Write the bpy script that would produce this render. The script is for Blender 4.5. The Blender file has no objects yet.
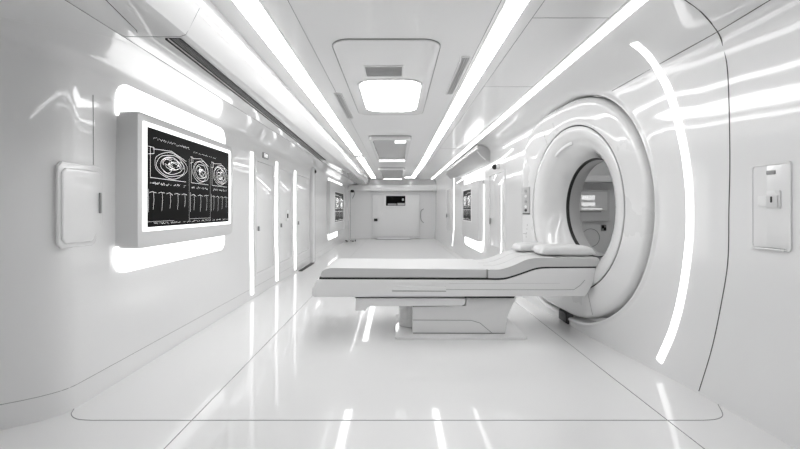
import bpy, bmesh, math, random
from mathutils import Vector, Matrix
random.seed(7)
S = bpy.context.scene
COL = S.collection
PI = math.pi
F = 400.0            # focal length in pixels of the 800 px wide frame
CX, CY = 397.0, 209.0
H = 1.3              # eye height
TOP = 2.6            # ceiling height

# ------------------------------------------------------------------ materials
def mat(name, col, rough=0.3, metal=0.0, coat=0.0, coat_r=0.03, emit=0.0, noise=0.0, bump=0.0, nscale=6.0, spec=0.5, sheen=0.0, cior=1.5):
    m = bpy.data.materials.new(name); m.use_nodes = True
    nt = m.node_tree; b = nt.nodes['Principled BSDF']
    if not isinstance(col, (tuple, list)): col = (col, col, col)
    b.inputs['Base Color'].default_value = (*col, 1)
    b.inputs['Roughness'].default_value = rough
    b.inputs['Metallic'].default_value = metal
    b.inputs['Coat Weight'].default_value = coat
    b.inputs['Coat Roughness'].default_value = coat_r
    b.inputs['Coat IOR'].default_value = cior
    b.inputs['Specular IOR Level'].default_value = spec
    b.inputs['Sheen Weight'].default_value = sheen
    if emit:
        b.inputs['Emission Color'].default_value = (*col, 1)
        b.inputs['Emission Strength'].default_value = emit
    if noise or bump:
        tc = nt.nodes.new('ShaderNodeTexCoord')
        n = nt.nodes.new('ShaderNodeTexNoise'); n.inputs['Scale'].default_value = nscale
        n.inputs['Detail'].default_value = 4
        nt.links.new(tc.outputs['Object'], n.inputs['Vector'])
        if noise:
            r = nt.nodes.new('ShaderNodeMapRange')
            r.inputs['To Min'].default_value = max(0.0, rough - noise)
            r.inputs['To Max'].default_value = rough + noise
            nt.links.new(n.outputs['Fac'], r.inputs['Value'])
            nt.links.new(r.outputs['Result'], b.inputs['Roughness'])
        if bump:
            bp = nt.nodes.new('ShaderNodeBump'); bp.inputs['Strength'].default_value = bump
            bp.inputs['Distance'].default_value = 0.02
            nt.links.new(n.outputs['Fac'], bp.inputs['Height'])
            nt.links.new(bp.outputs['Normal'], b.inputs['Normal'])
    return m

LED = 7.5
M = dict(
    wall=mat('wall_gloss', 0.87, 0.28, coat=1.0, coat_r=0.055, cior=1.65, noise=0.004, nscale=0.6),
    ceil=mat('ceiling_gloss', 0.93, 0.3, coat=0.8, coat_r=0.05, cior=1.5, noise=0.004, nscale=2),
    floor=mat('floor_gloss', 0.84, 0.32, coat=0.75, coat_r=0.045, noise=0.05, nscale=0.8),
    panel=mat('panel_gloss', 0.87, 0.3, coat=0.9, coat_r=0.04, cior=1.6, noise=0.004, nscale=1.5),
    shell=mat('scanner_shell', 0.84, 0.28, coat=1.0, coat_r=0.04, cior=1.7, noise=0.04, nscale=2),
    lip=mat('scanner_lip', 0.78, 0.25, coat=1.0, coat_r=0.04, cior=1.7, noise=0.04, nscale=3),
    plastic=mat('white_plastic', 0.88, 0.4, coat=0.15, coat_r=0.15, noise=0.05, nscale=8),
    housing=mat('monitor_housing', 0.74, 0.35, coat=0.2, noise=0.05, nscale=8),
    vinyl=mat('white_vinyl', 0.64, 0.6, coat=0.04, coat_r=0.25, noise=0.08, bump=0.02, nscale=30),
    cloth=mat('white_cloth', 0.8, 0.85, bump=0.35, nscale=160, sheen=0.2),
    seam=mat('dark_seam', 0.06, 0.6, noise=0.1),
    softseam=mat('grey_seam', 0.30, 0.6, noise=0.1),
    black=mat('black_rubber', 0.012, 0.5, noise=0.1),
    screen=mat('screen_glass', 0.004, 0.35, noise=0.02, spec=0.06),
    grey=mat('grey_plastic', 0.33, 0.45, noise=0.05),
    midgrey=mat('grille_grey', 0.5, 0.5, noise=0.05),
    metal=mat('brushed_metal', 0.62, 0.3, metal=1.0, noise=0.1, nscale=30),
    led=mat('led_light', 1.0, 0.5, emit=LED, noise=0.01),
    ledsoft=mat('led_panel', 1.0, 0.5, emit=1.9, noise=0.01),
    wled=mat('wall_led', 1.0, 0.5, emit=1.7, noise=0.01),
    arc=mat('arc_led', 1.0, 0.5, emit=2.2, noise=0.01),
    cove=mat('cove_led', 1.0, 0.5, emit=4.0, noise=0.01),
    leddim=mat('led_thin', 1.0, 0.5, emit=1.6, noise=0.01),
    glow=mat('screen_edge_glow', 1.0, 0.5, emit=1.1, noise=0.01),
    trace=mat('screen_trace', 1.0, 0.5, emit=0.55, noise=0.01),
    scr2=mat('bright_screen', 0.9, 0.5, emit=0.55, noise=0.01),
    smoked=mat('smoked_acrylic', 0.30, 0.25, coat=0.5, noise=0.04),
)

# ------------------------------------------------------------------ helpers
def tag(o, label=None, cat=None, group=None, kind=None):
    if label: o['label'] = label
    if cat: o['category'] = cat
    if group: o['group'] = group
    if kind: o['kind'] = kind
    return o

def empty(name, loc, rz=0.0):
    o = bpy.data.objects.new(name, None); COL.objects.link(o)
    o.location = loc; o.rotation_euler = (0, 0, rz); o.empty_display_size = 0.1
    return o

def obj(name, bm, m, parent=None, local=False, smooth=True, angle=40):
    """link bmesh (world coordinates unless local) as ONE object"""
    me = bpy.data.meshes.new(name)
    bmesh.ops.recalc_face_normals(bm, faces=bm.faces[:]) if len(bm.faces) < 60000 else None
    bm.to_mesh(me); bm.free()
    me.materials.append(m)
    o = bpy.data.objects.new(name, me); COL.objects.link(o)
    if parent is not None:
        o.parent = parent
        if not local:
            chain = Matrix.Identity(4); p = parent; ms = []
            while p is not None:
                ms.append(Matrix.Translation(p.location) @ p.rotation_euler.to_matrix().to_4x4()); p = p.parent
            for q in reversed(ms): chain = chain @ q
            me.transform(chain.inverted())
    if smooth:
        for p in me.polygons: p.use_smooth = True
        try: me.set_sharp_from_angle(angle=math.radians(angle))
        except Exception: pass
    me.update()
    return o

def box(bm, x0, x1, y0, y1, z0, z1, bev=0.0, seg=3):
    r = bmesh.ops.create_cube(bm, size=1)
    vs = r['verts']
    for v in vs:
        v.co = Vector(((x0 + x1) / 2 + v.co.x * (x1 - x0), (y0 + y1) / 2 + v.co.y * (y1 - y0), (z0 + z1) / 2 + v.co.z * (z1 - z0)))
    if bev:
        es = list({e for v in vs for e in v.link_edges})
        bmesh.ops.bevel(bm, geom=es, offset=bev, segments=seg, profile=0.5, affect='EDGES')
    return bm

def Box(*a, **k):
    return box(bmesh.new(), *a, **k)

def extrude(pts, f0, f1, bev=0.0, seg=3, bm=None):
    """closed outline pts (2-D); f0/f1 map a 2-D point to the two 3-D ends"""
    bm = bm or bmesh.new()
    a = [bm.verts.new(f0(p)) for p in pts]; b = [bm.verts.new(f1(p)) for p in pts]
    n = len(pts)
    fa = bm.faces.new(a); fb = bm.faces.new(b[::-1])
    for i in range(n):
        bm.faces.new((a[(i + 1) % n], a[i], b[i], b[(i + 1) % n]))
    if bev:
        es = list(fa.edges) + list(fb.edges)
        bmesh.ops.bevel(bm, geom=es, offset=bev, segments=seg, profile=0.5, affect='EDGES')
    return bm

def rrect(a0, a1, b0, b1, r, n=6):
    """rounded rectangle; r a number or four radii (a1b1, a0b1, a0b0, a1b0)"""
    if not isinstance(r, (list, tuple)): r = (r,) * 4
    out = []
    for (ca, cb, t0, rr) in ((a1, b1, 0, r[0]), (a0, b1, PI / 2, r[1]), (a0, b0, PI, r[2]), (a1, b0, 1.5 * PI, r[3])):
        sx = -1 if ca == a1 else 1; sy = -1 if cb == b1 else 1
        for i in range(n + 1):
            t = t0 + i / n * PI / 2
            out.append((ca + sx * rr + rr * math.cos(t), cb + sy * rr + rr * math.sin(t)))
    return out

def plate_x(x0, x1, outline, bev=0.0, seg=3, bm=None):      # outline in (Y, z), thickness in X
    return extrude(outline, lambda p: (x0, p[0], p[1]), lambda p: (x1, p[0], p[1]), bev, seg, bm)
def plate_y(y0, y1, outline, bev=0.0, seg=3, bm=None):      # outline in (X, z)
    return extrude(outline, lambda p: (p[0], y0, p[1]), lambda p: (p[0], y1, p[1]), bev, seg, bm)
def plate_z(z0, z1, outline, bev=0.0, seg=3, bm=None):      # outline in (X, Y)
    return extrude(outline, lambda p: (p[0], p[1], z0), lambda p: (p[0], p[1], z1), bev, seg, bm)

def frame_of(pts, f_in, f_out):
    pass

def tube(pts, r, n=8, bm=None, closed=False):
    bm = bm or bmesh.new()
    pts = [Vector(p) for p in pts]; rings = []
    N = len(pts)
    up = Vector((0.13, 0.21, 0.97))
    for i, p in enumerate(pts):
        if closed: t = pts[(i + 1) % N] - pts[i - 1]
        else: t = pts[min(i + 1, N - 1)] - pts[max(i - 1, 0)]
        t.normalize()
        a = t.cross(up)
        if a.length < 1e-3: a = t.cross(Vector((1, 0, 0)))
        a.normalize(); b = t.cross(a)
        rings.append([bm.verts.new(p + a * r * math.cos(2 * PI * k / n) + b * r * math.sin(2 * PI * k / n)) for k in range(n)])
    for i in range(N if closed else N - 1):
        A, B = rings[i], rings[(i + 1) % N]
        for k in range(n):
            bm.faces.new((A[k], A[(k + 1) % n], B[(k + 1) % n], B[k]))
    if not closed:
        bm.faces.new(rings[0][::-1]); bm.faces.new(rings[-1])
    return bm

def ribbon(pts, nrm, w, t, bm=None):
    """bar of rectangular section along pts lying on a surface with normals nrm; w wide, t proud"""
    bm = bm or bmesh.new()
    P = [Vector(p) for p in pts]; N = len(P); rings = []
    for i, p in enumerate(P):
        d = (P[min(i + 1, N - 1)] - P[max(i - 1, 0)]).normalized()
        n = Vector(nrm[i] if isinstance(nrm, list) else nrm).normalized()
        s = d.cross(n).normalized()
        rings.append([bm.verts.new(q) for q in (p - s * w / 2 - n * t, p + s * w / 2 - n * t, p + s * w / 2 + n * t * 0.6, p + s * w / 4 + n * t, p - s * w / 4 + n * t, p - s * w / 2 + n * t * 0.6)])
    K = 6
    for i in range(N - 1):
        A, B = rings[i], rings[i + 1]
        for k in range(K): bm.faces.new((A[k], A[(k + 1) % K], B[(k + 1) % K], B[k]))
    bm.faces.new(rings[0][::-1]); bm.faces.new(rings[-1])
    return bm

def smooth_path(pts, n=8):
    """Catmull-Rom through pts"""
    P = [Vector(p) for p in pts]; out = []
    for i in range(len(P) - 1):
        p0 = P[max(i - 1, 0)]; p1 = P[i]; p2 = P[i + 1]; p3 = P[min(i + 2, len(P) - 1)]
        for k in range(n):
            t = k / n
            out.append(0.5 * ((2 * p1) + (p2 - p0) * t + (2 * p0 - 5 * p1 + 4 * p2 - p3) * t * t + (3 * p1 - p0 - 3 * p2 + p3) * t ** 3))
    out.append(P[-1]); return out

def revolve(profile, bm=None, n=128, closed=True):
    """profile list of (depth along local x, radius); axis = local x through the origin"""
    bm = bm or bmesh.new(); rings = []
    for (d, r) in profile:
        ring = []
        for k in range(n):
            a = 2 * PI * k / n
            rr = r * (1 + (far_shape(a) - 1) * sm((r - 0.93) / 0.25))
            ring.append(bm.verts.new((d, rr * math.cos(a), rr * math.sin(a))))
        rings.append(ring)
    L = len(rings)
    for i in range(L if closed else L - 1):
        A, B = rings[i], rings[(i + 1) % L]
        for k in range(n): bm.faces.new((A[k], A[(k + 1) % n], B[(k + 1) % n], B[k]))
    return bm

def lathe_z(bm, x, y, prof, n=24):
    rings = [[bm.verts.new((x + r * math.cos(2 * PI * k / n), y + r * math.sin(2 * PI * k / n), z)) for k in range(n)] for (z, r) in prof]
    for A, B in zip(rings, rings[1:]):
        for k in range(n): bm.faces.new((A[k], A[(k + 1) % n], B[(k + 1) % n], B[k]))
    bm.faces.new(rings[0][::-1]); bm.faces.new(rings[-1])
    return bm

def interp(K, x):
    if x <= K[0][0]: return K[0][1]
    for (a, va), (b, vb) in zip(K, K[1:]):
        if x <= b:
            i = K.index((a, va))
            t = (x - a) / (b - a)
            # monotone-ish cubic
            def sl(j):
                if j <= 0 or j >= len(K) - 1: return (K[min(j + 1, len(K) - 1)][1] - K[max(j - 1, 0)][1]) / (K[min(j + 1, len(K) - 1)][0] - K[max(j - 1, 0)][0])
                s0 = (K[j][1] - K[j - 1][1]) / (K[j][0] - K[j - 1][0]); s1 = (K[j + 1][1] - K[j][1]) / (K[j + 1][0] - K[j][0])
                return 0 if s0 * s1 <= 0 else 2 * s0 * s1 / (s0 + s1)
            m0, m1, h = sl(i), sl(i + 1), b - a
            return (2 * t ** 3 - 3 * t * t + 1) * va + (t ** 3 - 2 * t * t + t) * h * m0 + (-2 * t ** 3 + 3 * t * t) * vb + (t ** 3 - t * t) * h * m1
    return K[-1][1]

# ------------------------------------------------------------------ room hull
KR = [(-2.0, 2.17), (2.2, 2.16), (2.83, 2.13), (3.4, 2.06), (4.0, 1.97), (4.53, 1.93), (5.23, 1.87), (5.9, 1.85), (10.4, 1.77), (17.5, 1.64)]
ZB, BB = 1.12, 0.18        # where the upper corner of the right wall starts (above the eye) and its height
XT = 1.57                  # where it meets the ceiling
def sm(t):
    t = max(0, min(1, t)); return t * t * (3 - 2 * t)
def XR(Y, z):              # z measured from the eye
    x = interp(KR, Y) + 0.055 * sm((z + 1.3) / 0.8) * sm((Y - 3.1) / 1.0)
    if z > ZB:
        q = min(1.0, (z - ZB) / BB)
        x -= (x - XT) * (1 - math.sqrt(max(0, 1 - q * q)))
    return x
def s2z(s):
    if s <= ZB: return s
    phi = min(PI / 2, (s - ZB) / 0.5 * PI / 2); return ZB + BB * math.sin(phi)
def z2s(z):
    if z <= ZB: return z
    return ZB + 0.5 / (PI / 2) * math.asin(min(1, (z - ZB) / BB))
S1 = ZB + 0.5
def hitR(px, py):
    u, v = (px - CX) / F, (CY - py) / F
    a, b = 0.5, 16.0
    for _ in range(60):
        Y = (a + b) / 2
        z = v * Y
        if z > 1.3 or z < -1.3 or u * Y > XR(Y, z): b = Y
        else: a = Y
    return Vector((XR(Y, v * Y), Y, H + v * Y))
def nR(p):
    e = 0.01; z = min(p.z - H, 1.28)
    dy = (XR(p.y + e, z) - XR(p.y - e, z)) / (2 * e); dz = (XR(p.y, z + e) - XR(p.y, z - e)) / (2 * e)
    return Vector((-1, dy, dz)).normalized()

def far_shape(a):           # the scanner cover is round towards the camera, squarer on its far side
    c, s_ = math.cos(a), math.sin(a)
    if c <= 0: return 1.0
    e = 2.0 + 1.5 * sm(c / 0.5)
    return (abs(c / 1.07) ** e + abs(s_) ** e) ** (-1 / e)
GY, GR = 4.45, 1.21       # scanner opening in the right wall
bm = bmesh.new(); cache = {}
def V(Y, s, dx=0.0):
    key = (round(Y, 4), round(s, 4), round(dx, 4))
    if key not in cache:
        z = s2z(s); cache[key] = bm.verts.new((XR(Y, z) + dx, Y, H + z))
    return cache[key]
s0, Ya, Yb = -1.3, 2.6, 5.9
ns = 66; SL = [s0 + (S1 - s0) * i / ns for i in range(ns + 1)]
ny = 74; YL = [Ya + (Yb - Ya) * i / ny for i in range(ny + 1)]
bound = [(YL[0], s) for s in SL] + [(y, S1) for y in YL[1:]] + [(YL[-1], s) for s in SL[::-1][1:]] + [(y, s0) for y in YL[::-1][1:-1]]
def circ(Y, s, r=GR):
    z = s2z(s) - 0.012; a = math.atan2(z if s < S1 else 1.3, Y - GY)
    r = r * far_shape(a)
    r = min(r, 1.285 / max(1e-6, abs(math.sin(a))))
    return (GY + r * math.cos(a), z2s(r * math.sin(a)))
NR = 22; rows = []
for (Y, s) in bound:
    cy, cs = circ(Y, s); row = [V(cy, cs, 0.16), V(cy, cs, 0.05)]
    for dr, dxx in ((0.006, 0.005), (0.014, -0.008), (0.024, -0.013), (0.036, -0.009), (0.05, -0.001)):
        cy2, cs2 = circ(Y, s, GR + dr); row.append(V(cy2, cs2, dxx))
    cy, cs = circ(Y, s, GR + 0.06)
    for k in range(NR + 1):
        t = (k / NR) ** 1.0
        row.append(V(cy + (Y - cy) * t, cs + (s - cs) * t))
    rows.append(row)
for i in range(len(rows)):
    A, B = rows[i], rows[(i + 1) % len(rows)]
    for k in range(len(A) - 1):
        vs = [A[k], A[k + 1], B[k + 1], B[k]]
        u = []
        [u.append(v) for v in vs if v not in u]
        if len(u) >= 3:
            try: bm.faces.new(u)
            except ValueError: pass
for seq in ([-2.0 + 4.6 * i / 40 for i in range(41)], [5.9 + 11.6 * i / 60 for i in range(61)]):
    for y0, y1 in zip(seq, seq[1:]):
        for a, b in zip(SL, SL[1:]):
            bm.faces.new((V(y0, a), V(y0, b), V(y1, b), V(y1, a)))
tag(obj('wall_right', bm, M['wall'], angle=60), kind='structure')

# left wall
PL = [(-2.097, -1.30), (-2.097, -1.27), (-2.098, -1.22), (-2.099, -1.14), (-2.10, -1.06), (-2.10, -1.0), (-2.10, -0.9), (-2.11, -0.6), (-2.112, -0.3), (-2.112, 0.0), (-2.11, 0.3), (-2.105, 0.6),
      (-2.10, 0.88), (-2.09, 0.95), (-2.04, 1.01), (-1.94, 1.04), (-1.82, 1.055), (-1.66, 1.065), (-1.5, 1.09)]
def flare(Y):
    if Y > 2.62: return 0.0
    d = min(0.42, 2.62 - Y); f = 3.2 * d * d
    if 2.62 - Y > 0.42: f += (2.62 - Y - 0.42) * 1.2
    return -min(f, 0.95)
def XL(Y, z):
    z = max(-1.3, min(1.065, z))
    for (a, za), (b, zb) in zip(PL, PL[1:]):
        if za <= z <= zb:
            return a + (b - a) * (z - za) / (zb - za) + flare(Y) * 1.0
    return PL[-1][0]
def hitL(px, py):
    u, v = (px - CX) / F, (CY - py) / F
    a, b = 0.5, 16.0
    for _ in range(60):
        Y = (a + b) / 2; z = v * Y
        if z > 1.06 or z < -1.3 or u * Y < XL(Y, z): b = Y
        else: a = Y
    return Vector((XL(Y, v * Y), Y, H + v * Y))
bm = bmesh.new()
YS = [-2 + 3.6 * i / 12 for i in range(12)] + [1.6 + 1.1 * i / 26 for i in range(26)] + [2.7 + 14.8 * i / 40 for i in range(41)]
pp = smooth_path([(a, b, 0) for a, b in PL], 3)
rows = [[bm.verts.new((p.x + flare(Y), Y, H + p.y)) for p in pp] for Y in YS]
for A, B in zip(rows, rows[1:]):
    for k in range(len(A) - 1): bm.faces.new((A[k], A[k + 1], B[k + 1], B[k]))
tag(obj('wall_left', bm, M['wall'], angle=60), kind='structure')

def struct(name, bm, m, **k):
    return tag(obj(name, bm, m, **k), kind='structure')

struct('floor', Box(-3.2, 4.1, -2.1, 17.6, -0.1, 0.0), M['floor'])
struct('ceiling', Box(-3.2, 4.1, -2.1, 17.6, TOP, TOP + 0.1), M['ceil'])
struct('wall_back', Box(-2.3, 2.0, 17.5, 17.62, 0, TOP), M['panel'])
struct('wall_front', Box(-3.2, 2.4, -2.12, -2.0, 0, TOP), M['panel'])
struct('wall_behind_left', Box(-3.25, -3.12, -2.1, 2.2, 0, TOP), M['panel'])
# header over the far wall
struct('trim_1', Box(-2.2, 1.75, 17.2, 17.5, H + 0.78, H + 1.04, 0.02), M['panel'])
# dropped cornice along the left wall (carries the long vent)
cor = [(-1.70, 1.10), (-1.66, 1.045), (-1.62, 1.03), (-1.30, 1.03), (-1.262, 1.042), (-1.245, 1.07), (-1.18, 1.2), (-1.165, 1.2999), (-1.70, 1.2999)]
struct('trim_2', plate_y(-1.99, 17.5, [(a, H + b) for a, b in cor], 0.006), M['wall'], angle=30)
struct('trim_3', Box(-3.1, -1.68, -2.0, 2.75, H + 1.062, H + 1.2), M['wall'])

# ------------------------------------------------------------------ seams (floor, ceiling, walls)
def seam(pts, r=0.0022, m='seam', idx=[4]):
    o = struct('trim_%d' % idx[0], tube(pts, r, 6), M[m]); idx[0] += 1
    return o
yy = [0.2 + i * 0.3 for i in range(58)]
seam([(-1.26, -1.9, 0.0), (-1.27, 17.4, 0.0)], 0.0030, 'softseam')
seam([(XL(Y, 0.15 - H), Y, 0.15) for Y in (2.2, 2.25, 2.3, 2.35, 2.4, 2.45, 2.5, 2.55, 2.6, 2.7)] + [(-2.099, 17.4, 0.15)], 0.002, 'softseam')
seam([(1.68, -1.9, 0.0), (1.66, 3.6, 0.0), (1.66, 5, 0), (1.50, 17.4, 0.0)], 0.0030, 'softseam')
arc = smooth_path([(-2.10, 2.60, 0), (-2.06, 2.53, 0), (-1.98, 2.475, 0), (-1.88, 2.46, 0)], 5) + smooth_path([(1.88, 2.46, 0), (1.98, 2.475, 0), (2.06, 2.53, 0), (2.135, 2.66, 0)], 5)
seam(arc, 0.0028, 'softseam')
for X in (-0.68, 0.65, 0.92):
    seam([(X, -1.9, TOP), (X, 17.4, TOP)], 0.0022, 'softseam')
for Y in (2.72, 4.25, 8.6):
    seam([(0.92, Y, TOP), (1.44, Y, TOP)], 0.0022, 'softseam')
off = lambda ps, n: [p for p in ps]
seam(smooth_path([hitR(*p) for p in ((676, -6), (688, 2), (700, 11), (715, 28), (722, 42), (727, 65), (729, 100), (730, 160), (729, 210), (728, 260), (722, 300), (712, 348), (699, 391))], 8), 0.0035)
seam(smooth_path([hitR(*p) for p in ((790, -12), (770, 0), (717, 32), (665, 61), (612, 91))], 8), 0.0030)
seam(smooth_path([hitL(*p) for p in ((93, 95), (93.2, 120), (93.2, 165))], 6), 0.0028, 'softseam')

seam([(-1.655, -1.9, H + 1.044), (-1.655, 17.4, H + 1.044)], 0.003)
seam([(-1.655, 2.39, H + 1.044), (-1.62, 2.39, H + 1.03), (-1.30, 2.39, H + 1.03), (-1.262, 2.39, H + 1.042), (-1.18, 2.39, H + 1.2)], 0.0022, 'softseam')
seam([(-1.655, 2.62, H + 1.044), (-1.50, 2.30, H + 1.03), (-1.36, 1.6, H + 1.03)], 0.0022)
# ------------------------------------------------------------------ ceiling strips and coves
def bar(x0, x1, y0, y1, z0, z1, bev): return Box(x0, x1, y0, y1, z0, z1, bev)
def strip(label, x0, x1, y0, y1, w, group):
    t = tag(empty('ceiling_strip_light', ((x0 + x1) / 2, (y0 + y1) / 2, TOP)), label, 'light', group)
    def slab(wd, za, zb):
        o = [(x0 - wd / 2, y0), (x0 + wd / 2, y0), (x1 + wd / 2, y1), (x1 - wd / 2, y1)]
        return plate_z(za, zb, o, 0.003, 2)
    obj('frame', slab(w + 0.03, TOP - 0.004, TOP + 0.01), M['panel'], t)
    obj('diffuser', slab(w, TOP - 0.013, TOP - 0.003), M['led'], t)
gl = 'ceiling strip lights over the corridor'
strip('long bright strip light in the ceiling nearest the left wall vent', -0.95, -0.93, -1.6, 9.6, 0.15, gl)
strip('short far strip light continuing the left ceiling line towards the end wall', -0.93, -0.98, 10.1, 16.8, 0.16, gl)
strip('long bright ceiling strip light right of the big hatch', 0.76, 0.74, -1.6, 9.6, 0.13, gl)
strip('short far strip light continuing the right ceiling line, middle piece', 0.74, 0.72, 9.9, 12.9, 0.15, gl)
strip('farthest short piece of the right ceiling strip light', 0.70, 0.66, 13.2, 16.6, 0.15, gl)
t = tag(empty('cove_light', (1.5, 8, TOP)), 'thin bright light line where right wall curves into ceiling above the scanner', 'light')
obj('diffuser', Box(1.462, 1.538, 0.8, 17.2, TOP - 0.022, TOP - 0.006, 0.004), M['cove'], t)
obj('channel', Box(1.444, 1.556, 0.78, 17.3, TOP - 0.007, TOP + 0.01, 0.002), M['panel'], t)

# vertical wall light bars
def wall_bar(label, P0, P1, n, w, t, group, m='led', name='wall_light_bar'):
    o = obj(name, ribbon(smooth_path([P0, P1], 6), n, w, t), M[m]); tag(o, label, 'light', group); return o
gv = 'vertical light bars between the left doors'
for (px, y0, y1, w, lab) in ((251, 152, 294.5, 0.10, 'nearest vertical light bar on left wall, beside large wall monitor'),
                          (276, 162, 282, 0.115, 'middle vertical light bar on left wall between white doors'),
                          (294.5, 171, 271.5, 0.13, 'farthest vertical light bar on left wall before dark threshold door')):
    a, b = hitL(px, 209), None
    Y = a.y
    zt = H + (209 - y0) / F * Y; zb = H - (y1 - 209) / F * Y
    zb = max(zb, 0.05); pts = [Vector((XL(Y, zb + (zt - zb) * i / 30 - H) + 0.002, Y, zb + (zt - zb) * i / 30)) for i in range(31)]
    tag(obj('wall_light_bar', ribbon(pts, (1, 0, 0), w, 0.014), M['wled']), lab, 'light', gv)
gv = 'vertical light lines on the right corridor wall'
for (px, y0, y1, w, lab) in ((502, 180, 262, 0.035, 'nearest thin vertical light line on right corridor wall, just beyond scanner'),
                          (484, 184, 246, 0.03, 'thin vertical light line at near edge of right wall monitor'),
                          (454, 178, 246, 0.07, 'farthest thin vertical light line on right corridor wall, beyond monitor')):
    a = hitR(px, 209); Y = a.y
    zt = H + (209 - y0) / F * Y; zb = max(0.06, H - (y1 - 209) / F * Y)
    pts = [Vector((XR(Y, z - H) - 0.004, Y, z)) for z in [zb + (zt - zb) * i / 12 for i in range(13)]]
    tag(obj('wall_light_bar', ribbon(pts, (-1, 0, 0), w, 0.01), M['leddim']), lab, 'light', gv)
# curved light arc on the right wall
ap = smooth_path([hitR(*p) for p in ((634, 43), (645, 52), (656, 66), (668, 88), (676, 112), (682, 137), (687, 165), (690, 200), (689.5, 240), (683, 290), (673, 330), (659.5, 361))], 8)
tag(obj('wall_light_arc', ribbon(ap, [nR(p) for p in ap], 0.058, 0.012), M['arc']), 'long curved light arc on right wall around the scanner', 'light')
# thin glowing line along the far right wall
lp = smooth_path([hitR(*p) for p in ((513, 149), (500, 160), (485, 168), (470, 175), (457, 183))], 6)
tag(obj('ledge_glow_line', ribbon(lp, [nR(p) for p in lp], 0.03, 0.012), M['leddim']), 'slanting thin glowing line above the right wall monitor', 'light')

# ------------------------------------------------------------------ left cornice vent
def vent_pt(t, side):       # side 0 outer (left), 1 inner
    Y = 2.41 + (8.4 - 2.41) * t
    a = -1.395 + (-1.605 + 1.395) * t; b = -1.305 + (-1.50 + 1.305) * t
    return Vector((a + (b - a) * side, Y, H + 1.03))
t = tag(empty('slot_vent', vent_pt(0.5, 0.5)), 'long dark slatted air vent slot in the left cornice', 'vent')
def vbar(s0, s1, z0, z1, m, name, n=2):
    bm = bmesh.new(); P = []
    for i in range(n):
        q = i / (n - 1); a = vent_pt(q, s0); b = vent_pt(q, s1)
        P.append([bm.verts.new(Vector((x, a.y, H + 1.03 + z))) for x, z in ((a.x, z0), (b.x, z0), (b.x, z1), (a.x, z1))])
    for A, B in zip(P, P[1:]):
        for k in range(4): bm.faces.new((A[k], A[(k + 1) % 4], B[(k + 1) % 4], B[k]))
    bm.faces.new(P[0][::-1]); bm.faces.new(P[-1])
    obj(name, bm, M[m], t)
vbar(0, 1, -0.003, 0.003, 'black', 'slot')
vbar(-0.02, 0.05, -0.010, -0.001, 'seam', 'frame_rail')
vbar(0.94, 1.03, -0.012, -0.001, 'seam', 'frame_rail')
vbar(0.15, 0.23, -0.008, -0.001, 'panel', 'slat')
for i in range(4): vbar(0.42 + i * 0.13, 0.46 + i * 0.13, -0.004, -0.001, 'grey', 'slat')

# ------------------------------------------------------------------ ceiling hatches, grilles, lamp
def ring_outline(outer, inner, f0, f1):
    bm = bmesh.new(); n = len(outer)
    O0 = [bm.verts.new(f0(p)) for p in outer]; I0 = [bm.verts.new(f0(p)) for p in inner]
    O1 = [bm.verts.new(f1(p)) for p in outer]; I1 = [bm.verts.new(f1(p)) for p in inner]
    for i in range(n):
        j = (i + 1) % n
        bm.faces.new((O0[i], O0[j], I0[j], I0[i])); bm.faces.new((O1[i], I1[i], I1[j], O1[j]))
        bm.faces.new((O0[i], O1[i], O1[j], O0[j])); bm.faces.new((I0[i], I0[j], I1[j], I1[i]))
    return bm
def ringz(z0, z1, o, i): return ring_outline(o, i, lambda p: (p[0], p[1], z0), lambda p: (p[0], p[1], z1))
def ringx(x0, x1, o, i): return ring_outline(o, i, lambda p: (x0, p[0], p[1]), lambda p: (x1, p[0], p[1]))
def ringy(y0, y1, o, i): return ring_outline(o, i, lambda p: (p[0], y0, p[1]), lambda p: (p[0], y1, p[1]))

hx = -0.085
t = tag(empty('ceiling_hatch', (hx, 4.1, TOP)), 'large rounded ceiling panel around the square bright lamp', 'hatch')
obj('panel', plate_z(TOP - 0.012, TOP + 0.01, rrect(hx - 0.425, hx + 0.425, 3.06, 5.5, 0.14, 8), 0.006), M['ceil'], t)
obj('gasket', ringz(TOP - 0.006, TOP + 0.01, rrect(hx - 0.434, hx + 0.434, 3.051, 5.509, 0.15, 8), rrect(hx - 0.43, hx + 0.43, 3.055, 5.505, 0.146, 8)), M['softseam'], t)
t = tag(empty('ceiling_lamp', (-0.07, 4.55, TOP - 0.012)), 'square bright ceiling lamp with rounded corners on the large ceiling panel', 'light')
obj('diffuser', plate_z(TOP - 0.03, TOP - 0.012, rrect(-0.385, 0.245, 3.98, 5.22, 0.17, 8), 0.006), M['led'], t)
obj('frame', ringz(TOP - 0.024, TOP - 0.010, rrect(-0.41, 0.27, 3.955, 5.245, 0.19, 8), rrect(-0.387, 0.247, 3.978, 5.222, 0.171, 8)), M['panel'], t)
def grille(label, x0, x1, y0, y1, n, group, zoff=0.0, along='x'):
    t = tag(empty('ceiling_grille', ((x0 + x1) / 2, (y0 + y1) / 2, TOP - zoff)), label, 'vent', group)
    z = TOP - zoff
    obj('backing', Box(x0, x1, y0, y1, z - 0.003, z + 0.004), M['grey'], t)
    obj('frame', ringz(z - 0.009, z + 0.001, rrect(x0 - 0.012, x1 + 0.012, y0 - 0.012, y1 + 0.012, 0.004, 1), rrect(x0, x1, y0, y1, 0.002, 1)), M['panel'], t)
    for i in range(n):
        if along == 'x':
            y = y0 + (y1 - y0) * (i + 0.5) / n; obj('slat', Box(x0, x1, y - 0.008, y + 0.004, z - 0.008, z - 0.002), M['midgrey'], t)
        else:
            x = x0 + (x1 - x0) * (i + 0.5) / n; obj('slat', Box(x - 0.008, x + 0.004, y0, y1, z - 0.008, z - 0.002), M['midgrey'], t)
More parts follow.
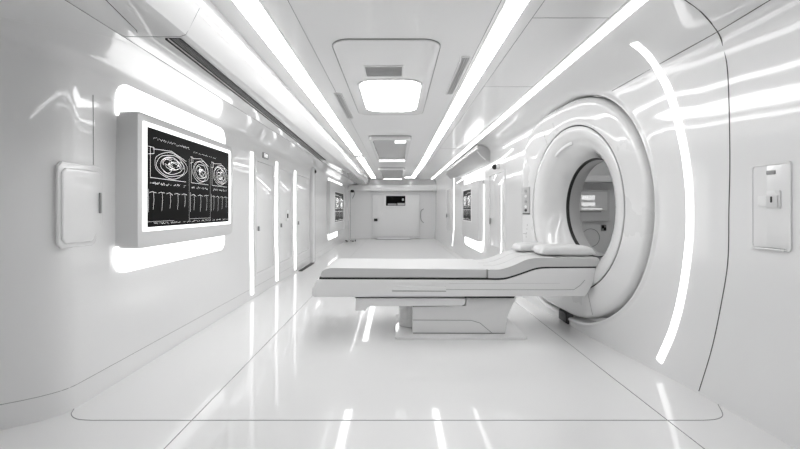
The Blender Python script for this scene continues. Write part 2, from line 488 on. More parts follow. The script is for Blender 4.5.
grille('grey rectangular air grille on the large ceiling panel, in front of the square lamp', -0.29, 0.045, 3.60, 3.86, 8, 'ceiling air grilles', 0.012)
grille('slim grey ceiling grille left of the square lamp, beside left strip light', -0.70, -0.635, 4.5, 5.7, 3, 'ceiling air grilles', 0, 'y')
grille('slim grey ceiling grille right of the square lamp, beside right strip light', 0.56, 0.62, 3.42, 4.5, 3, 'ceiling air grilles', 0, 'y')

def hatch(label, x0, x1, y0, y1, lampw):
    t = tag(empty('ceiling_hatch', ((x0 + x1) / 2, (y0 + y1) / 2, TOP)), label, 'hatch')
    obj('frame', ringz(TOP - 0.07, TOP + 0.01, rrect(x0, x1, y0, y1, 0.08), rrect(x0 + 0.06, x1 - 0.06, y0 + 0.1, y1 - 0.2, 0.05)), M['panel'], t)
    obj('gasket', ringz(TOP - 0.012, TOP + 0.01, rrect(x0 - 0.012, x1 + 0.012, y0 - 0.03, y1 + 0.03, 0.09), rrect(x0 + 0.001, x1 - 0.001, y0 + 0.001, y1 - 0.001, 0.08)), M['grey'], t)
    obj('smoked_cover', plate_z(TOP - 0.025, TOP - 0.005, rrect(x0 + 0.06, x1 - 0.06, y0 + 0.1, y1 - 0.2, 0.05), 0.003), M['midgrey'], t)
    if lampw: 
        obj('lamp_bar', Box(x0 + 0.05, x1 - 0.05, y1 - 0.16, y1 - 0.04, TOP - 0.10, TOP - 0.068, 0.012), M['ledsoft'], t)
    return t
h2 = hatch('framed grey ceiling hatch with light bar, second along the corridor', -0.50, 0.25, 7.1, 10.2, 1)
obj('bright_plate', Box(-0.04, 0.17, 7.35, 7.7, TOP - 0.035, TOP - 0.02, 0.004), M['ledsoft'], h2)  # small glowing plate near the front right of the hatch
hatch('farthest framed ceiling hatch with light bar, near the end wall', -0.60, 0.25, 12.6, 16.4, 1)
tag(obj('ceiling_spot_light', lathe_z(bmesh.new(), 0.48, 16.4, [(TOP - 0.03, 0.16), (TOP, 0.17)]), M['ledsoft']), 'small round ceiling light near the end wall', 'light')

# ------------------------------------------------------------------ monitors on the walls
def strokes(pls, w, x, sgn, depth=0.0012):
    """polylines in (Y, z) drawn as flat ribbons on the plane X = x"""
    bm = bmesh.new()
    for pl in pls:
        for (a, b) in zip(pl, pl[1:]):
            d = Vector((b[0] - a[0], b[1] - a[1])); L = d.length
            if L < 1e-5: continue
            d /= L; n = Vector((-d.y, d.x)) * w / 2; e = d * w * 0.3
            q = [(a[0] - e.x + n.x, a[1] - e.y + n.y), (a[0] - e.x - n.x, a[1] - e.y - n.y), (b[0] + e.x - n.x, b[1] + e.y - n.y), (b[0] + e.x + n.x, b[1] + e.y + n.y)]
            bm.faces.new([bm.verts.new((x + sgn * depth, p[0], p[1])) for p in q])
    return bm
def scan_strokes(c0, c1, z0, z1, rnd):
    pls = []
    cx, cz = (c0 + c1) / 2 + (c1 - c0) * 0.04, (z0 + z1) / 2; rx, rz = (c1 - c0) * 0.42, (z1 - z0) * 0.44
    pls.append([(c0 + (c1 - c0) * 0.04, z1), (c0 + (c1 - c0) * 0.04, z0), (c1 - (c1 - c0) * 0.06, z0)])
    pls.append([(c0, z1), (c0 + (c1 - c0) * 0.12, z1), (c0 + (c1 - c0) * 0.12, z1 - (z1 - z0) * 0.2), (c0, z1 - (z1 - z0) * 0.25)])
    for s in (1.0, 0.86, 0.66):
        ph = rnd.random() * 6
        pls.append([(cx + rx * s * math.cos(a) * (1 + 0.05 * math.sin(3 * a + ph)), cz + rz * s * math.sin(a) * (1 + 0.06 * math.sin(4 * a + ph))) for a in [2 * PI * i / 36 for i in range(37)]])
    for k in range(17):
        a0 = rnd.random() * 6.28; rr = rnd.uniform(0.1, 0.62); ox, oz = cx + rnd.uniform(-.3, .3) * rx, cz + rnd.uniform(-.3, .3) * rz
        ln = rnd.uniform(1.2, 3.2); w = rnd.uniform(.5, 1)
        pls.append([(ox + rx * rr * math.cos(a0 + ln * i / 10) * w, oz + rz * rr * 0.8 * math.sin(a0 + ln * i / 10)) for i in range(11)])
    pls.append([(c0 + (c1 - c0) * 0.1, z1 - (z1 - z0) * .05), (cx, z1 + (z1 - z0) * .02), (c1 - (c1 - c0) * 0.05, z1 - (z1 - z0) * .22)])
    return pls
def squiggle(a, b, z, h, rnd, step=0.010):
    out = []; x = a
    while x < b:
        if rnd.random() < 0.78:
            n = rnd.randint(2, 4); out.append([(x + step * i * 0.6, z + rnd.uniform(-h, h)) for i in range(n)])
        x += step * 1.7
    return out
def comb(a, b, z1, z0, n, rnd):
    pls = [[(a, z1 + (z1 - z0) * 0.1), (a, z0)]]
    w = (b - a) / n
    for i in range(n):
        x = a + w * (i + 0.55); d = rnd.uniform(0.72, 1.0)
        pls.append([(x - w * 0.45, z1 - (z1 - z0) * .06), (x - w * 0.1, z1), (x, z1 - 0.004), (x + w * 0.05, z1 - (z1 - z0) * 0.4), (x - w * 0.05, z1 - (z1 - z0) * d)])
        pls.append([(x, z1 - .004), (x + w * .3, z1 - rnd.uniform(0, .02))])
    return pls

def wall_monitor(label, side, xw, y0, y1, z0, z1, sy0, sy1, sz0, sz1, thick, lights, cols, rad=0.08, seed=3, group=None, lw=0.0032, rim='glow'):
    """side +1: on left wall facing +X; -1: on right wall facing -X.  z measured from the eye"""
    s = side; rnd = random.Random(seed)
    t = tag(empty('wall_monitor', (xw, (y0 + y1) / 2, H + z0)), label, 'monitor', group)
    xf = xw + s * thick
    out = rrect(y0, y1, H + z0, H + z1, (rad, 0.02, 0.02, rad))
    obj('housing', plate_x(xw - s * 0.02, xf, out, 0.012), M['housing'], t)
    obj('front_frame', ringx(xf - s * 0.006, xf + s * 0.010, rrect(sy0 - 0.045, sy1 + 0.05, H + sz0 - 0.03, H + sz1 + 0.035, (rad * .5, .01, .01, .03)), rrect(sy0, sy1, H + sz0, H + sz1, 0.004)), M[rim], t)
    scr = obj('screen', plate_x(xf - s * 0.004, xf + s * 0.004, rrect(sy0 - 0.002, sy1 + 0.002, H + sz0 - 0.002, H + sz1 + 0.002, 0.004)), M['screen'], t)
    X = xf + s * 0.004
    W = sy1 - sy0; Hh = sz1 - sz0
    Z = lambda f: H + sz1 - Hh * f
    Yc = (lambda f: sy0 + W * f) if s > 0 else (lambda f: sy1 - W * f)
    if cols:
        for (a, b) in cols:
            ya, yb = Yc(a + 0.015), Yc(b - 0.015)
            sc = scan_strokes(min(ya, yb), max(ya, yb), Z(0.50), Z(0.19), rnd)
            obj('scan_image', strokes(sc, lw, X, s), M['trace'], scr)
            cb = comb(ya, yb, Z(0.64), Z(0.85), max(3, round(12 * (b - a))), rnd) + squiggle(min(ya, yb) + .02, max(ya, yb) - .03, Z(0.555), 0.012, rnd, .014)
            obj('waveform', strokes(cb, lw * 0.9, X, s), M['trace'], scr)
        dv = [[(Yc(c[1]), Z(0.22)), (Yc(c[1]), Z(0.965))] for c in cols[:-1]] + [[(Yc(.42), Z(.935)), (Yc(.7), Z(.935))], [(Yc(0), Z(.945)), (Yc(0.25), Z(.945))]]
        obj('divider_lines', strokes(dv, lw * 0.5, X, s), M['trace'], scr)
        tx = squiggle(sy0 + W * 0.06, sy0 + W * 0.42, Z(0.095), 0.010, rnd) + squiggle(sy0 + W * 0.45, sy0 + W * .78, Z(0.125), 0.006, rnd) + squiggle(sy0 + W * .06, sy0 + W * .98, Z(0.965), 0.007, rnd, .012)
        obj('caption_text', strokes(tx, lw * 0.7, X, s), M['trace'], scr)
    for (ly0, ly1, lz0, lz1, r) in lights:
        obj('light_panel', plate_x(xw - s * 0.015, xw + s * 0.02, rrect(ly0, ly1, H + lz0, H + lz1, r), 0.008), M['ledsoft'], t)
    return t
wall_monitor('large wall monitor on left wall showing three brain scans above waveform traces', 1, -2.105, 3.00, 4.74, -0.30, 0.735, 3.10, 4.61, -0.143, 0.64, 0.16,
             [(2.985, 4.86, 0.70, 0.965, (0.13, 0.13, 0.02, 0.02)), (2.975, 4.84, -0.485, -0.285, (0.02, 0.02, 0.1, 0.1))],
             [(0.0, 0.42), (0.42, 0.70), (0.70, 1.0)])
wall_monitor('small dark monitor at far end of left wall', 1, -2.105, 12.0, 15.3, -0.75, 0.85, 12.9, 14.9, -0.42, 0.55, 0.10,
             [(12.2, 15.2, 0.87, 0.95, 0.03), (12.2, 14.0, -0.95, -0.77, 0.03)], [(0.0, 0.5), (0.5, 1.0)], 0.05, 9, lw=0.012, rim='plastic')
wall_monitor('small dark monitor in white frame on right corridor wall, beyond scanner', -1, 1.815, 8.55, 10.75, -0.70, 0.62, 9.35, 10.45, -0.28, 0.46, 0.08,
             [(8.7, 10.7, 0.64, 0.86, 0.03), (8.6, 10.6, -0.93, -0.72, 0.03)], [(0.0, 0.5), (0.5, 1.0)], 0.05, 5, lw=0.007, rim='plastic')

# ------------------------------------------------------------------ left wall: cabinet, doors, sign, switch
t = tag(empty('wall_cabinet', (-2.105, 2.67, H - 0.24)), 'flush white wall cabinet with cut corner and small grey handle at far left', 'cabinet')
def cab(y0, y1, z0, z1, cut, r=0.03):
    return [(y0 + r, z1), (y0, z1 - r), (y0, z0 + r), (y0 + r, z0), (y1 - cut * 0.95, z0), (y1 - cut * 0.75, z0 + cut * 0.12), (y1 - 0.015, z0 + cut * 1.25), (y1, z0 + cut * 1.5), (y1, z1 - r), (y1 - r * 0.4, z1 - r * .3), (y1 - r, z1)]
obj('body', plate_x(-2.13, -2.106, [(a, H + b) for a, b in cab(2.49, 2.865, -0.25, 0.30, 0.10)], 0.008), M['panel'], t)
d = obj('door', plate_x(-2.11, -2.092, [(a, H + b) for a, b in cab(2.505, 2.835, -0.222, 0.262, 0.09)], 0.010), M['panel'], t)
obj('handle', Box(-2.094, -2.078, 2.805, 2.818, H - 0.03, H + 0.115, 0.004), M['grey'], d)

def left_door(name, y0, y1, label_y):
    x = -2.106
    t = empty(name, (x, (y0 + y1) / 2, 0)); t['kind'] = 'structure'
    ztop = H + 0.77
    obj('frame', ringx(x - 0.01, x + 0.016, rrect(y0, y1, 0.30, ztop, 0.01, 2), rrect(y0 + 0.045, y1 - 0.045, 0.34, ztop - 0.05, 0.01, 2)), M['panel'], t)
    obj('leaf', plate_x(x - 0.012, x + 0.010, rrect(y0 + 0.05, y1 - 0.05, 0.345, ztop - 0.055, 0.01, 2), 0.003), M['panel'], t)
    h = obj('handle', Box(x + 0.01, x + 0.04, y0 + 0.09, y0 + 0.11, H - 0.33, H - 0.26, 0.004), M['grey'], t)
    return t
left_door('door_1', 5.92, 6.82, 0)
left_door('door_2', 7.10, 8.02, 0)
left_door('door_3', 8.35, 9.55, 0)
struct('trim_30', Box(-2.06, -1.98, 8.35, 9.6, 0.0, 0.012, 0.003), M['black'])
struct('trim_31', Box(-2.12, -2.02, 9.7, 9.95, 0.0, TOP - 0.26, 0.03), M['panel'])

t = tag(empty('wall_sign', (-2.1, 6.33, H + 0.84)), 'small grey wall sign with white letters above the first left door', 'sign')
obj('plate', plate_x(-2.11, -2.088, rrect(6.24, 6.50, H + 0.80, H + 0.89, 0.01), 0.003), M['grey'], t)
def text(s, size, loc, rot, m, parent, name='lettering'):
    cu = bpy.data.curves.new(name, 'FONT'); cu.body = s; cu.size = size; cu.extrude = 0.001; cu.align_x = 'CENTER'; cu.align_y = 'CENTER'
    tmp = bpy.data.objects.new(name, cu); COL.objects.link(tmp); bpy.context.view_layer.update()
    me = bpy.data.meshes.new_from_object(tmp); bpy.data.objects.remove(tmp)
    me.materials.clear(); me.materials.append(m)
    o = bpy.data.objects.new(name, me); COL.objects.link(o)
    o.parent = parent; o.location = Vector(loc) - parent.location; o.rotation_euler = rot
    return o
text('EXM', 0.085, (-2.086, 6.37, H + 0.845), (PI / 2, 0, PI / 2), M['glow'], t)

t = tag(empty('wall_switch', (-2.1, 7.6, H - 0.1)), 'tiny dark switch on left wall between second and third light bar', 'switch')
obj('plate', Box(-2.10, -2.082, 7.54, 7.70, H - 0.22, H - 0.02, 0.004), M['plastic'], t)
obj('rocker', Box(-2.083, -2.072, 7.58, 7.64, H - 0.17, H - 0.09, 0.003), M['black'], t)

def camera_dome(label, x, y, z, s, r=0.05):
    t = tag(empty('security_camera', (x, y, z)), label, 'camera', 'small dark ceiling-corner cameras')
    bm = bmesh.new(); box(bm, min(x, x + s * 0.05), max(x, x + s * 0.05), y - 0.07, y + 0.07, z - 0.04, z + 0.05, 0.01); obj('bracket', bm, M['plastic'], t)
    bm = bmesh.new(); bmesh.ops.create_uvsphere(bm, u_segments=16, v_segments=10, radius=r)
    for v in bm.verts: v.co += Vector((x + s * 0.07, y, z))
    obj('lens_dome', bm, M['black'], t)
camera_dome('small dark dome camera high on left wall past the last door', -2.10, 9.85, H + 0.92, 1)
camera_dome('small dark dome camera high on right wall between scanner and monitor', XR(7.35, .77) , 7.4, H + 0.78, -1)

# right far wall: door panels
def right_door(name, y0, y1):
    x = min(XR(y0, 0), XR(y1, 0)) + 0.005
    t = empty(name, (x, (y0 + y1) / 2, 0)); t['kind'] = 'structure'
    def sh(bm):
        for v in bm.verts: v.co.x += XR(v.co.y, 0) - x
        return bm
    obj('frame', sh(ringx(x + 0.01, x - 0.016, rrect(y0, y1, 0.12, H + 0.70, 0.01, 2), rrect(y0 + 0.05, y1 - 0.05, 0.16, H + 0.66, 0.01, 2))), M['panel'], t)
    obj('leaf', sh(plate_x(x + 0.012, x - 0.010, rrect(y0 + 0.055, y1 - 0.055, 0.165, H + 0.655, 0.01, 2), 0.003)), M['panel'], t)
    obj('handle', sh(Box(x - 0.04, x - 0.01, y1 - 0.14, y1 - 0.11, H - 0.3, H - 0.18, 0.004)), M['grey'], t)
right_door('door_4', 6.95, 8.05)
right_door('door_5', 12.6, 14.2)
# overhead rounded cabinet
t = tag(empty('overhead_cabinet', (1.7, 10.4, H + 0.9)), 'long rounded overhead cabinet under the right ceiling edge, above the monitor', 'cabinet')
o = [(1.60, 1.22), (1.70, 1.05), (1.80, 0.96), (1.90, 0.93), (1.90, 1.28), (1.60, 1.28)]
o = [(p.x, p.y) for p in smooth_path([(a, b, 0) for a, b in o[:4]], 4)] + o[4:]
bm = plate_y(8.0, 13.2, [(a, H + b) for a, b in o], 0.03, 4)
obj('body', bm, M['midgrey'], t, angle=30)
obj('edge_trim', tube(smooth_path([(1.585, 13.1, H + 1.20), (1.585, 8.3, H + 1.20), (1.60, 8.05, H + 1.17), (1.67, 7.96, H + 1.06), (1.76, 7.95, H + 0.98)], 6), 0.012), M['shell'], t)

# ------------------------------------------------------------------ far wall: door with window, header
t = empty('door_6', (-0.1, 17.5, 0)); t['kind'] = 'structure'
obj('frame', ringy(17.44, 17.5, rrect(-1.14, 1.05, 0.03, H + 0.70, 0.03), rrect(-1.09, 1.0, 0.08, H + 0.65, 0.03)), M['panel'], t)
obj('leaf', plate_y(17.45, 17.5, rrect(-1.07, 0.98, 0.10, H + 0.63, 0.03), 0.004), M['plastic'], t)
obj('lever', Box(-1.0, -0.85, 17.38, 17.44, H - 0.53, H - 0.42, 0.01), M['black'], t)
obj('pull_bar', tube(smooth_path([(1.16, 17.42, H + 0.0), (1.04, 17.38, H - 0.1), (1.04, 17.38, H - 0.45), (1.16, 17.42, H - 0.6)], 6), 0.015), M['grey'], t)
w = tag(empty('window_1', (-0.06, 17.45, H + 0.35)), kind='structure')
obj('window_frame', ringy(17.40, 17.45, rrect(-0.56, 0.44, H + 0.08, H + 0.64, 0.08), rrect(-0.48, 0.36, H + 0.14, H + 0.57, 0.02)), M['plastic'], w)
obj('pane', Box(-0.485, 0.365, 17.43, 17.45, H + 0.135, H + 0.575), M['screen'], w)
obj('blind', Box(-0.40, -0.02, 17.41, 17.428, H + 0.16, H + 0.24, 0.003), M['grey'], w)
obj('blind', Box(0.02, 0.34, 17.41, 17.428, H + 0.16, H + 0.26, 0.003), M['midgrey'], w)
obj('vent_cap', Box(0.22, 0.30, 17.40, 17.428, H + 0.36, H + 0.46, 0.006), M['midgrey'], w)
t = tag(empty('floor_mat', (0, 17.0, 0.0)), 'thin raised threshold step at foot of end wall door', 'threshold')
obj('plate', Box(-0.85, 0.55, 17.1, 17.44, 0.0, 0.04, 0.015), M['plastic'], t)
obj('edge_strip', Box(-0.9, 0.6, 17.06, 17.10, 0.0, 0.02, 0.004), M['grey'], t)

# drip stand in the far left corner
t = tag(empty('drip_stand', (-1.86, 16.0, 0)), 'slim drip stand with black hook in the far left corner', 'stand')
obj('pole', tube([(-1.86, 16.0, 0.06), (-1.86, 16.0, 2.0)], 0.022), M['metal'], t)
obj('hook', tube(smooth_path([(-1.86, 16.0, 2.0), (-1.80, 15.98, 2.06), (-1.72, 15.97, 2.02), (-1.70, 15.97, 1.9), (-1.78, 15.98, 1.72)], 6), 0.014), M['grey'], t)
obj('clamp', Box(-1.85, -1.72, 15.92, 16.0, 1.96, 2.06, 0.015), M['black'], t)
for k in range(5):
    a = 2 * PI * k / 5 + 0.3
    l = obj('leg', tube([(-1.86, 16.0, 0.07), (-1.86 + 0.2 * math.cos(a), 16.0 + 0.2 * math.sin(a), 0.05)], 0.016), M['metal'], t)
    bm = bmesh.new(); bmesh.ops.create_uvsphere(bm, u_segments=12, v_segments=8, radius=0.03)
    for v in bm.verts: v.co += Vector((-1.86 + 0.2 * math.cos(a), 16.0 + 0.2 * math.sin(a), 0.03))
    obj('caster', bm, M['black'], l)

# ------------------------------------------------------------------ right near wall: socket panel
pa, pb = hitR(752, 209), hitR(789, 209)
xs = min(XR(2.2, 0), XR(2.45, 0))
t = tag(empty('socket_panel', (2.2, 2.33, H - 0.23)), 'recessed white wall panel with switch and key socket on the near right wall', 'socket')
Yp = lambda px: 2.148 * F / (px - CX)
Zp = lambda px, py: H + (CY - py) / F * Yp(px)
y1_, y0_ = Yp(752), Yp(788)
obj('back_plate', ringx(2.225, 2.206, rrect(y0_ - 0.012, y1_ + 0.012, Zp(770, 250), Zp(770, 163), 0.02), rrect(y0_, y1_, Zp(770, 248), Zp(770, 165), 0.015)), M['wall'], t)
obj('inset', plate_x(2.24, 2.2125, rrect(y0_ - 0.001, y1_ + 0.001, Zp(770, 248.5), Zp(770, 164.5), 0.015), 0.002), M['wall'], t)
obj('ledge', Box(2.19, 2.215, y0_ + 0.01, y1_ - 0.01, Zp(770, 250), Zp(770, 248), 0.002), M['shell'], t)
obj('name_plate', plate_x(2.214, 2.207, rrect(Yp(774), Yp(765.5), Zp(770, 174.5), Zp(770, 170.5), 0.004), 0.001), M['grey'], t)
sw = obj('switch', plate_x(2.214, 2.204, rrect(Yp(766), Yp(757.5), Zp(762, 206.5), Zp(762, 196), 0.006), 0.003), M['plastic'], t)
so = obj('socket', plate_x(2.214, 2.203, rrect(Yp(779.5), Yp(766.3), Zp(772, 208.5), Zp(772, 190.5), 0.008), 0.003), M['shell'], t)
obj('socket_insert', plate_x(2.206, 2.198, rrect(Yp(778), Yp(767), Zp(772, 207.5), Zp(772, 195.5), 0.004), 0.002), M['housing'], so)
obj('key_slot', plate_x(2.20, 2.1965, rrect(Yp(773), Yp(771.2), Zp(772, 202.5), Zp(772, 196.5), 0.002, 2)), M['black'], so)
t.location.x -= 0.055

# ------------------------------------------------------------------ scanner
TH = math.atan(0.12)
GX = 2.07 - 0.12 * (GY - 3.15)
g = tag(empty('mri_scanner', (GX, GY, 0.0), TH), 'large white ring-shaped scanner built into the right wall', 'scanner')
def G(name, bm, m, parent=None, **k):
    for v in bm.verts: v.co.z += H + 0.012
    return obj(name, bm, M[m], parent or g, local=True, **k)
G('outer_cover', revolve([(0.42, 1.192), (0.2, 1.192), (0.10, 1.191), (0.055, 1.188), (0.030, 1.182), (0.012, 1.171), (0.003, 1.156), (0.0, 1.14), (0.0, 1.1), (0.0, 1.05), (0.0, 1.0), (0.0, 0.92), (0.004, 0.905), (0.03, 0.903), (0.42, 0.903)], n=160), 'shell')
G('groove', revolve([(0.012, 0.904), (0.012, 0.892), (0.05, 0.892), (0.05, 0.904)], n=160), 'black')
lipp = [(0.42, 0.893), (0.02, 0.893), (0.004, 0.889), (0.0, 0.88), (0.0, 0.84), (0.006, 0.80), (0.018, 0.765), (0.042, 0.72), (0.08, 0.68), (0.13, 0.64), (0.18, 0.605), (0.23, 0.575), (0.285, 0.553), (0.29, 0.56), (0.29, 0.60), (0.42, 0.60)]
G('bore_lip', revolve(lipp, n=160), 'lip')
G('bore_seal', revolve([(0.282, 0.560), (0.282, 0.542), (0.315, 0.535), (0.315, 0.560)], n=160), 'black')
G('bore_tube', revolve([(0.315, 0.555), (0.315, 0.535), (0.44, 0.53), (0.455, 0.54), (0.45, 0.58), (0.42, 0.58), (0.40, 0.555)], n=160), 'midgrey')
# faint light slot on the lip, upper far side
def gp(r, a, d):   # local point on the scanner face: angle from +Y (far) towards up
    return Vector((d, r * math.cos(a), r * math.sin(a)))
sl = [gp(0.72, math.radians(60 + 30 * i / 10), 0.036) for i in range(11)]
G('lip_marker', ribbon(sl, (-1, 0, 0), 0.035, 0.004), 'lip')
# panel joint lines on the outer cover
def radial_line(a, r0, r1, d=-0.0005): return tube([gp(r0 + (r1 - r0) * i / 8, a, d) for i in range(9)], 0.002, 6)
G('cover_joint', radial_line(math.radians(58), 0.92, 1.16), 'softseam')
G('cover_joint', radial_line(math.radians(-112), 0.92, 1.16), 'softseam')
# control keypad on the far side of the cover
kp = G('keypad', plate_x(0.002, -0.012, rrect(0.965, 1.175, -0.07, 0.29, 0.008), 0.003), 'midgrey')
for i, (zc, rr, mm) in enumerate(((0.235, 0.022, 'grey'), (0.165, 0.020, 'plastic'), (0.09, 0.020, 'grey'), (0.02, 0.02, 'plastic'), (-0.03, 0.02, 'black'))):
    bm = bmesh.new(); bmesh.ops.create_cone(bm, cap_ends=True, segments=20, radius1=rr, radius2=rr * 0.9, depth=0.008)
    for v in bm.verts: v.co = Vector((-0.014 - v.co.z, 1.07 + v.co.x * 1.8, zc + v.co.y))
    G('key', bm, mm, kp)
kb = G('keypad_base', Box(-0.013, 0.001, 0.965, 1.175, -0.085, -0.068, 0.003), 'seam')
for i in range(4):
    G('indicator_mark', Box(-0.003, 0.002, 1.04 + 0.012 * i, 1.052 + 0.012 * i, -0.24 - 0.055 * i, -0.225 - 0.055 * i), 'grey')
G('indicator_mark', Box(-0.003, 0.002, 1.08, 1.18, -0.36, -0.353), 'grey')

t = tag(empty('floor_sensor', (1.95, 4.6, 0)), 'small black box at floor level on wall base below the scanner', 'sensor')
yS = 4.62
obj('body', Box(XR(yS, -1.25) - 0.025, XR(yS, -1.25) + 0.05, 4.50, 4.70, 0.015, 0.125, 0.008), M['black'], t)
obj('mount', Box(XR(yS, -1.25) - 0.01, XR(yS, -1.25) + 0.06, 4.49, 4.71, 0.004, 0.135, 0.006), M['seam'], t)

# room behind the bore
struct('wall_side_room_end', Box(2.02, 3.9, 6.5, 6.6, 0, TOP), M['plastic'])
struct('wall_side_room_far', Box(3.9, 4.0, 3.0, 6.6, 0, TOP), M['plastic'])
struct('wall_side_room_near', Box(2.3, 4.0, 2.9, 3.0, 0, TOP), M['plastic'])
struct('trim_32', Box(2.1, 3.9, 6.2, 6.5, H + 0.42, H + 0.52, 0.02), M['panel'])
px2 = lambda px: (px - CX) / F * 6.45
pz2 = lambda py: H + (CY - py) / F * 6.45
t = tag(empty('wall_monitor', (px2(595), 6.48, pz2(222))), 'light grey monitor with bright screen seen through the scanner bore', 'monitor')
obj('housing', plate_y(6.42, 6.52, rrect(px2(575), px2(608.5), pz2(221), pz2(190), 0.02), 0.01), M['housing'], t)
s_ = obj('screen', plate_y(6.412, 6.425, rrect(px2(577), px2(606), pz2(210.5), pz2(192), 0.01), 0.002), M['plastic'], t)
bm = bmesh.new(); rnd = random.Random(4)
for r_, (z0, z1) in enumerate(((200, 195.5), (206, 202.5), (209.5, 208.3))):
    x = 580.5
    while x < (592 if r_ < 2 else 600):
        w_ = rnd.uniform(1.4, 2.6); box(bm, px2(x), px2(x + w_), 6.408, 6.413, pz2(z0 + rnd.uniform(-.4, .4)), pz2(z1)); x += w_ + (0.25 if r_ < 2 else 0)
obj('screen_blocks', bm, M['trace'], s_, smooth=False)
obj('lower_line', Box(px2(579), px2(600), 6.408, 6.42, pz2(212.2), pz2(211.2)), M['grey'], t)
t = tag(empty('wall_switch', (px2(605), 6.5, pz2(229))), 'small dark double switch seen through the scanner bore', 'switch')
obj('plate', plate_y(6.485, 6.50, rrect(px2(602.5), px2(607.5), pz2(231), pz2(225), 0.008), 0.002), M['grey'], t)
obj('rocker', Box(px2(603), px2(605), 6.475, 6.487, pz2(228.5), pz2(225.5)), M['black'], t)
obj('rocker', Box(px2(605), px2(607), 6.475, 6.487, pz2(230.5), pz2(227.5)), M['black'], t)
cc = (px2(592), pz2(238)); rr = px2(601) - px2(592)
struct('trim_33', tube([(cc[0] + rr * math.cos(a), 6.498, cc[1] + rr * math.sin(a)) for a in [2 * PI * i / 40 for i in range(40)]], 0.004, 6, closed=True), M['softseam'])
t = tag(empty('ceiling_lamp', (3.1, 4.9, TOP)), 'unseen square lamp added to brighten the small room behind the scanner', 'light')  # added lamp, out of view, brightens the room behind the bore
obj('diffuser', Box(2.7, 3.5, 4.0, 5.6, TOP - 0.03, TOP, 0.01), M['ledsoft'], t)

# ------------------------------------------------------------------ patient table
t = tag(empty('patient_table', (0.6, 4.4, 0)), 'white patient table on a pedestal sliding into the scanner bore', 'table')
def q(px, py, Y=4.0): return ((px - CX) / F * Y, H + (CY - py) / F * Y)
def slab(pts, y0, y1, bev, ref=4.0, seg=3):
    bm = plate_y(y0, y1, [q(*p, ref) for p in pts], bev, seg)
    for v in bm.verts:
        if v.co.x > 1.6: v.co.x -= 0.12 * (v.co.y - 4.0) + 0.0
    return bm
def cr(pts, n=4):
    return [(p.x, p.y) for p in smooth_path([(a, b, 0) for a, b in pts], n)]
top_line = [(317, 279.5), (487, 280)] + cr([(487, 280), (504, 279.8), (519, 275.5), (537, 269.5), (552, 268.4)])[1:]
fr = top_line + [(596, 268.2), (595.5, 276), (592, 286), (588, 293), (585, 296.5), (314, 297), (312, 295), (311.5, 291.5), (313, 289.5), (314.5, 284)]
obj('table_frame', slab(fr, 4.0, 4.82, 0.010), M['plastic'], t, angle=30)
bp = [(319, 277.7), (487, 278.2)] + cr([(487, 278.2), (504, 278), (519, 273.8), (537, 267.8), (552, 266.9)])[1:] + [(599, 266.7), (597, 268.6), (552, 268.8), (537, 270), (519, 276), (504, 280.3), (487, 280.6), (319, 280.2)]
obj('dark_gap', slab(bp, 4.012, 4.80, 0.0), M['black'], t, angle=30)
mt = [(321, 277.6), (320.5, 274.5), (321.5, 271.2), (325, 268.8), (330, 268.2), (487, 268.8), (487, 278)]
obj('mattress', slab(mt, 4.005, 4.80, 0.012, seg=4), M['vinyl'], t, angle=35)
hr = cr([(488, 269.6), (500, 269.4), (512, 266), (527, 259.5), (541, 257.8), (560, 257.6)]) + [(598, 257.6), (600, 260), (599, 266.7)] + cr([(552, 266.8), (537, 267.6), (519, 273.6), (504, 277.8), (488, 278)])
obj('headrest_cushion', slab(hr, 4.0, 4.80, 0.010, seg=4), M['vinyl'], t, angle=35)
for off_ in (0.27, 0.54):      # stitched lines in the headrest
    pts = [Vector((q(px, py)[0], 4.0 + off_, q(px, py)[1])) for px, py in cr([(489, 269.5), (500, 269.3), (512, 265.9), (527, 259.4), (541, 257.7), (555, 257.5)])]
    obj('stitch_line', tube(pts, 0.0018, 6), M['midgrey'], t)
# side details
def line(pts, r=0.0022, m='seam', Y=4.0): return obj('side_seam', tube([Vector((q(a, b, Y)[0], Y, q(a, b, Y)[1])) for a, b in pts], r, 6), M[m], t)
obj('side_grip', slab([(392.5, 286), (446, 286.4), (446, 290.6), (392, 290.2)], 3.988, 4.01, 0.004), M['plastic'], t)
line([(392, 291), (446, 291.2)], 0.003)
line([(446, 289.6), (560, 289.8), (574, 289.6), (580, 285.5), (585, 280)], 0.0022, 'softseam')
line([(449, 280.4 + 3), (560, 283.3)], 0.0012, 'midgrey')
# slide rail
rl = [(355, 298.2), (466, 298.4), (466, 302.5), (465, 305), (462, 306.6), (370, 306.6), (367, 307.8), (365.6, 311.6), (355, 311.8)]
obj('slide_rail', slab(rl, 4.03, 4.76, 0.004), M['plastic'], t, angle=30)
line([(355, 297.7), (466, 297.9)], 0.004, 'seam', 4.02)
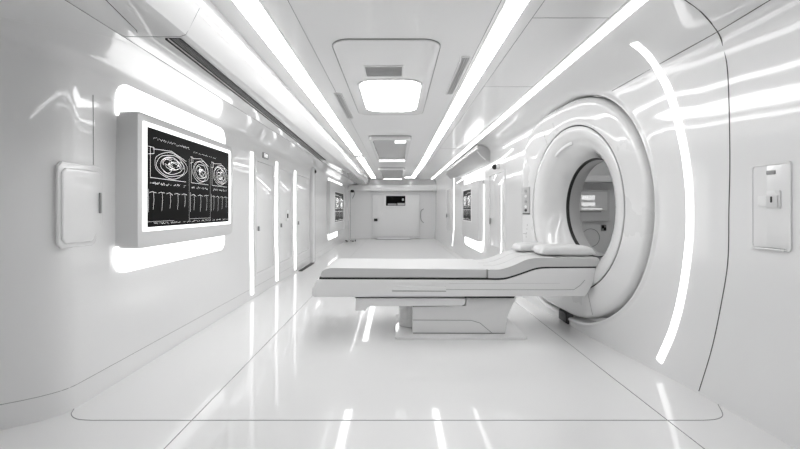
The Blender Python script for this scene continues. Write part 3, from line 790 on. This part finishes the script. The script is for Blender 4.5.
# pedestal
pr = cr([(516.5, 298), (511, 308), (507, 319), (505, 334)])
pd = [(466.5, 298)] + pr + [(412.5, 334), (412.5, 306.4), (466.5, 306.4)]
obj('pedestal', slab(pd, 4.10, 4.70, 0.006, 4.10), M['plastic'], t, angle=30)
obj('slot', slab([(465.5, 296.6), (516.5, 296.6), (515.0, 298.9), (465.5, 298.7)], 4.035, 4.7, 0.0, 4.0), M['black'], t, angle=30)
for pts, m_ in (([(413, 333), (505, 333.2)], 'seam'), ([(413, 320), (471, 320.3), (480, 323), (492, 333)], 'softseam')):
    obj('pedestal_seam', tube([Vector((q(a, b, 4.1)[0], 4.099, q(a, b, 4.1)[1])) for a, b in pts], 0.003, 6), M[m_], t)
rear = plate_z(0.03, 0.29, rrect(0.02, 1.20, 4.28, 4.78, 0.12, 8), 0.01)
obj('rear_column', rear, M['shell'], t)
bs = obj('base_plate', plate_z(0.0, 0.022, rrect(-0.02, 1.30, 3.98, 4.86, 0.03), 0.006), M['panel'], t)

# pillows
def pillow(name, label, cx, cy, z, w, d, h, rz, seed, group):
    rnd = random.Random(seed); bm = bmesh.new(); n = 22; top = {}; bot = {}
    fold = [(rnd.uniform(-1, 1), rnd.uniform(-1, 1), rnd.uniform(0, 3.1), rnd.uniform(.03, .07)) for _ in range(7)]
    for i in range(n + 1):
        for j in range(n + 1):
            u, v = -1 + 2 * i / n, -1 + 2 * j / n
            prof = max(0, (1 - abs(u) ** 5)) ** 0.4 * max(0, (1 - abs(v) ** 4)) ** 0.4
            k = 1 - 0.05 * (u * u * v * v) 
            wr = 0
            for (a, b, th, s) in fold:
                e = (u - a) * math.cos(th) + (v - b) * math.sin(th)
                wr -= s * math.exp(-(e / 0.07) ** 2) * max(0, 1 - ((u - a) ** 2 + (v - b) ** 2) / 0.8)
            x, y = u * w / 2 * k, v * d / 2 * k
            X = cx + x * math.cos(rz) - y * math.sin(rz); Y = cy + x * math.sin(rz) + y * math.cos(rz)
            zt = z + h * 0.3 + h * 0.7 * prof * (1 + wr * 4 * prof); zb = z + h * 0.3 * (1 - prof)
            top[i, j] = bm.verts.new((X, Y, zt))
            bot[i, j] = top[i, j] if i in (0, n) or j in (0, n) else bm.verts.new((X, Y, zb))
    for i in range(n):
        for j in range(n):
            bm.faces.new((top[i, j], top[i + 1, j], top[i + 1, j + 1], top[i, j + 1]))
            f = (bot[i, j], bot[i, j + 1], bot[i + 1, j + 1], bot[i + 1, j])
            if len(set(f)) > 2:
                try: bm.faces.new(f)
                except ValueError: pass
    return tag(obj(name, bm, M['cloth'], angle=80), label, 'pillow', group)
zp = H - 0.483
pillow('pillow', 'long white pillow at scanner end of patient table, half inside the bore', 1.755, 4.25, zp, 0.58, 0.38, 0.105, -0.06, 2, 'white pillows on the patient table')
pillow('pillow', 'smaller white folded pillow behind the long one, towards the corridor', 1.55, 4.62, zp, 0.40, 0.26, 0.095, 0.1, 5, 'white pillows on the patient table')

# ------------------------------------------------------------------ camera, world, render look
cam = bpy.data.cameras.new('camera'); co = bpy.data.objects.new('camera', cam); COL.objects.link(co)
co.location = (0, 0, H); co.rotation_euler = (PI / 2, 0, 0)
cam.sensor_width = 36; cam.lens = F / 800 * 36
cam.shift_x = (400 - CX) / 800; cam.shift_y = -(224.5 - CY) / 800
cam.clip_start = 0.05
S.camera = co
w = bpy.data.worlds.new('world'); S.world = w; w.use_nodes = True
w.node_tree.nodes['Background'].inputs['Color'].default_value = (0.8, 0.8, 0.8, 1)
w.node_tree.nodes['Background'].inputs['Strength'].default_value = 0.3
S.view_settings.view_transform = 'Standard'; S.view_settings.look = 'None'
S.view_settings.gamma = 1.0; S.view_settings.use_curve_mapping = False
S.view_settings.exposure = -0.2
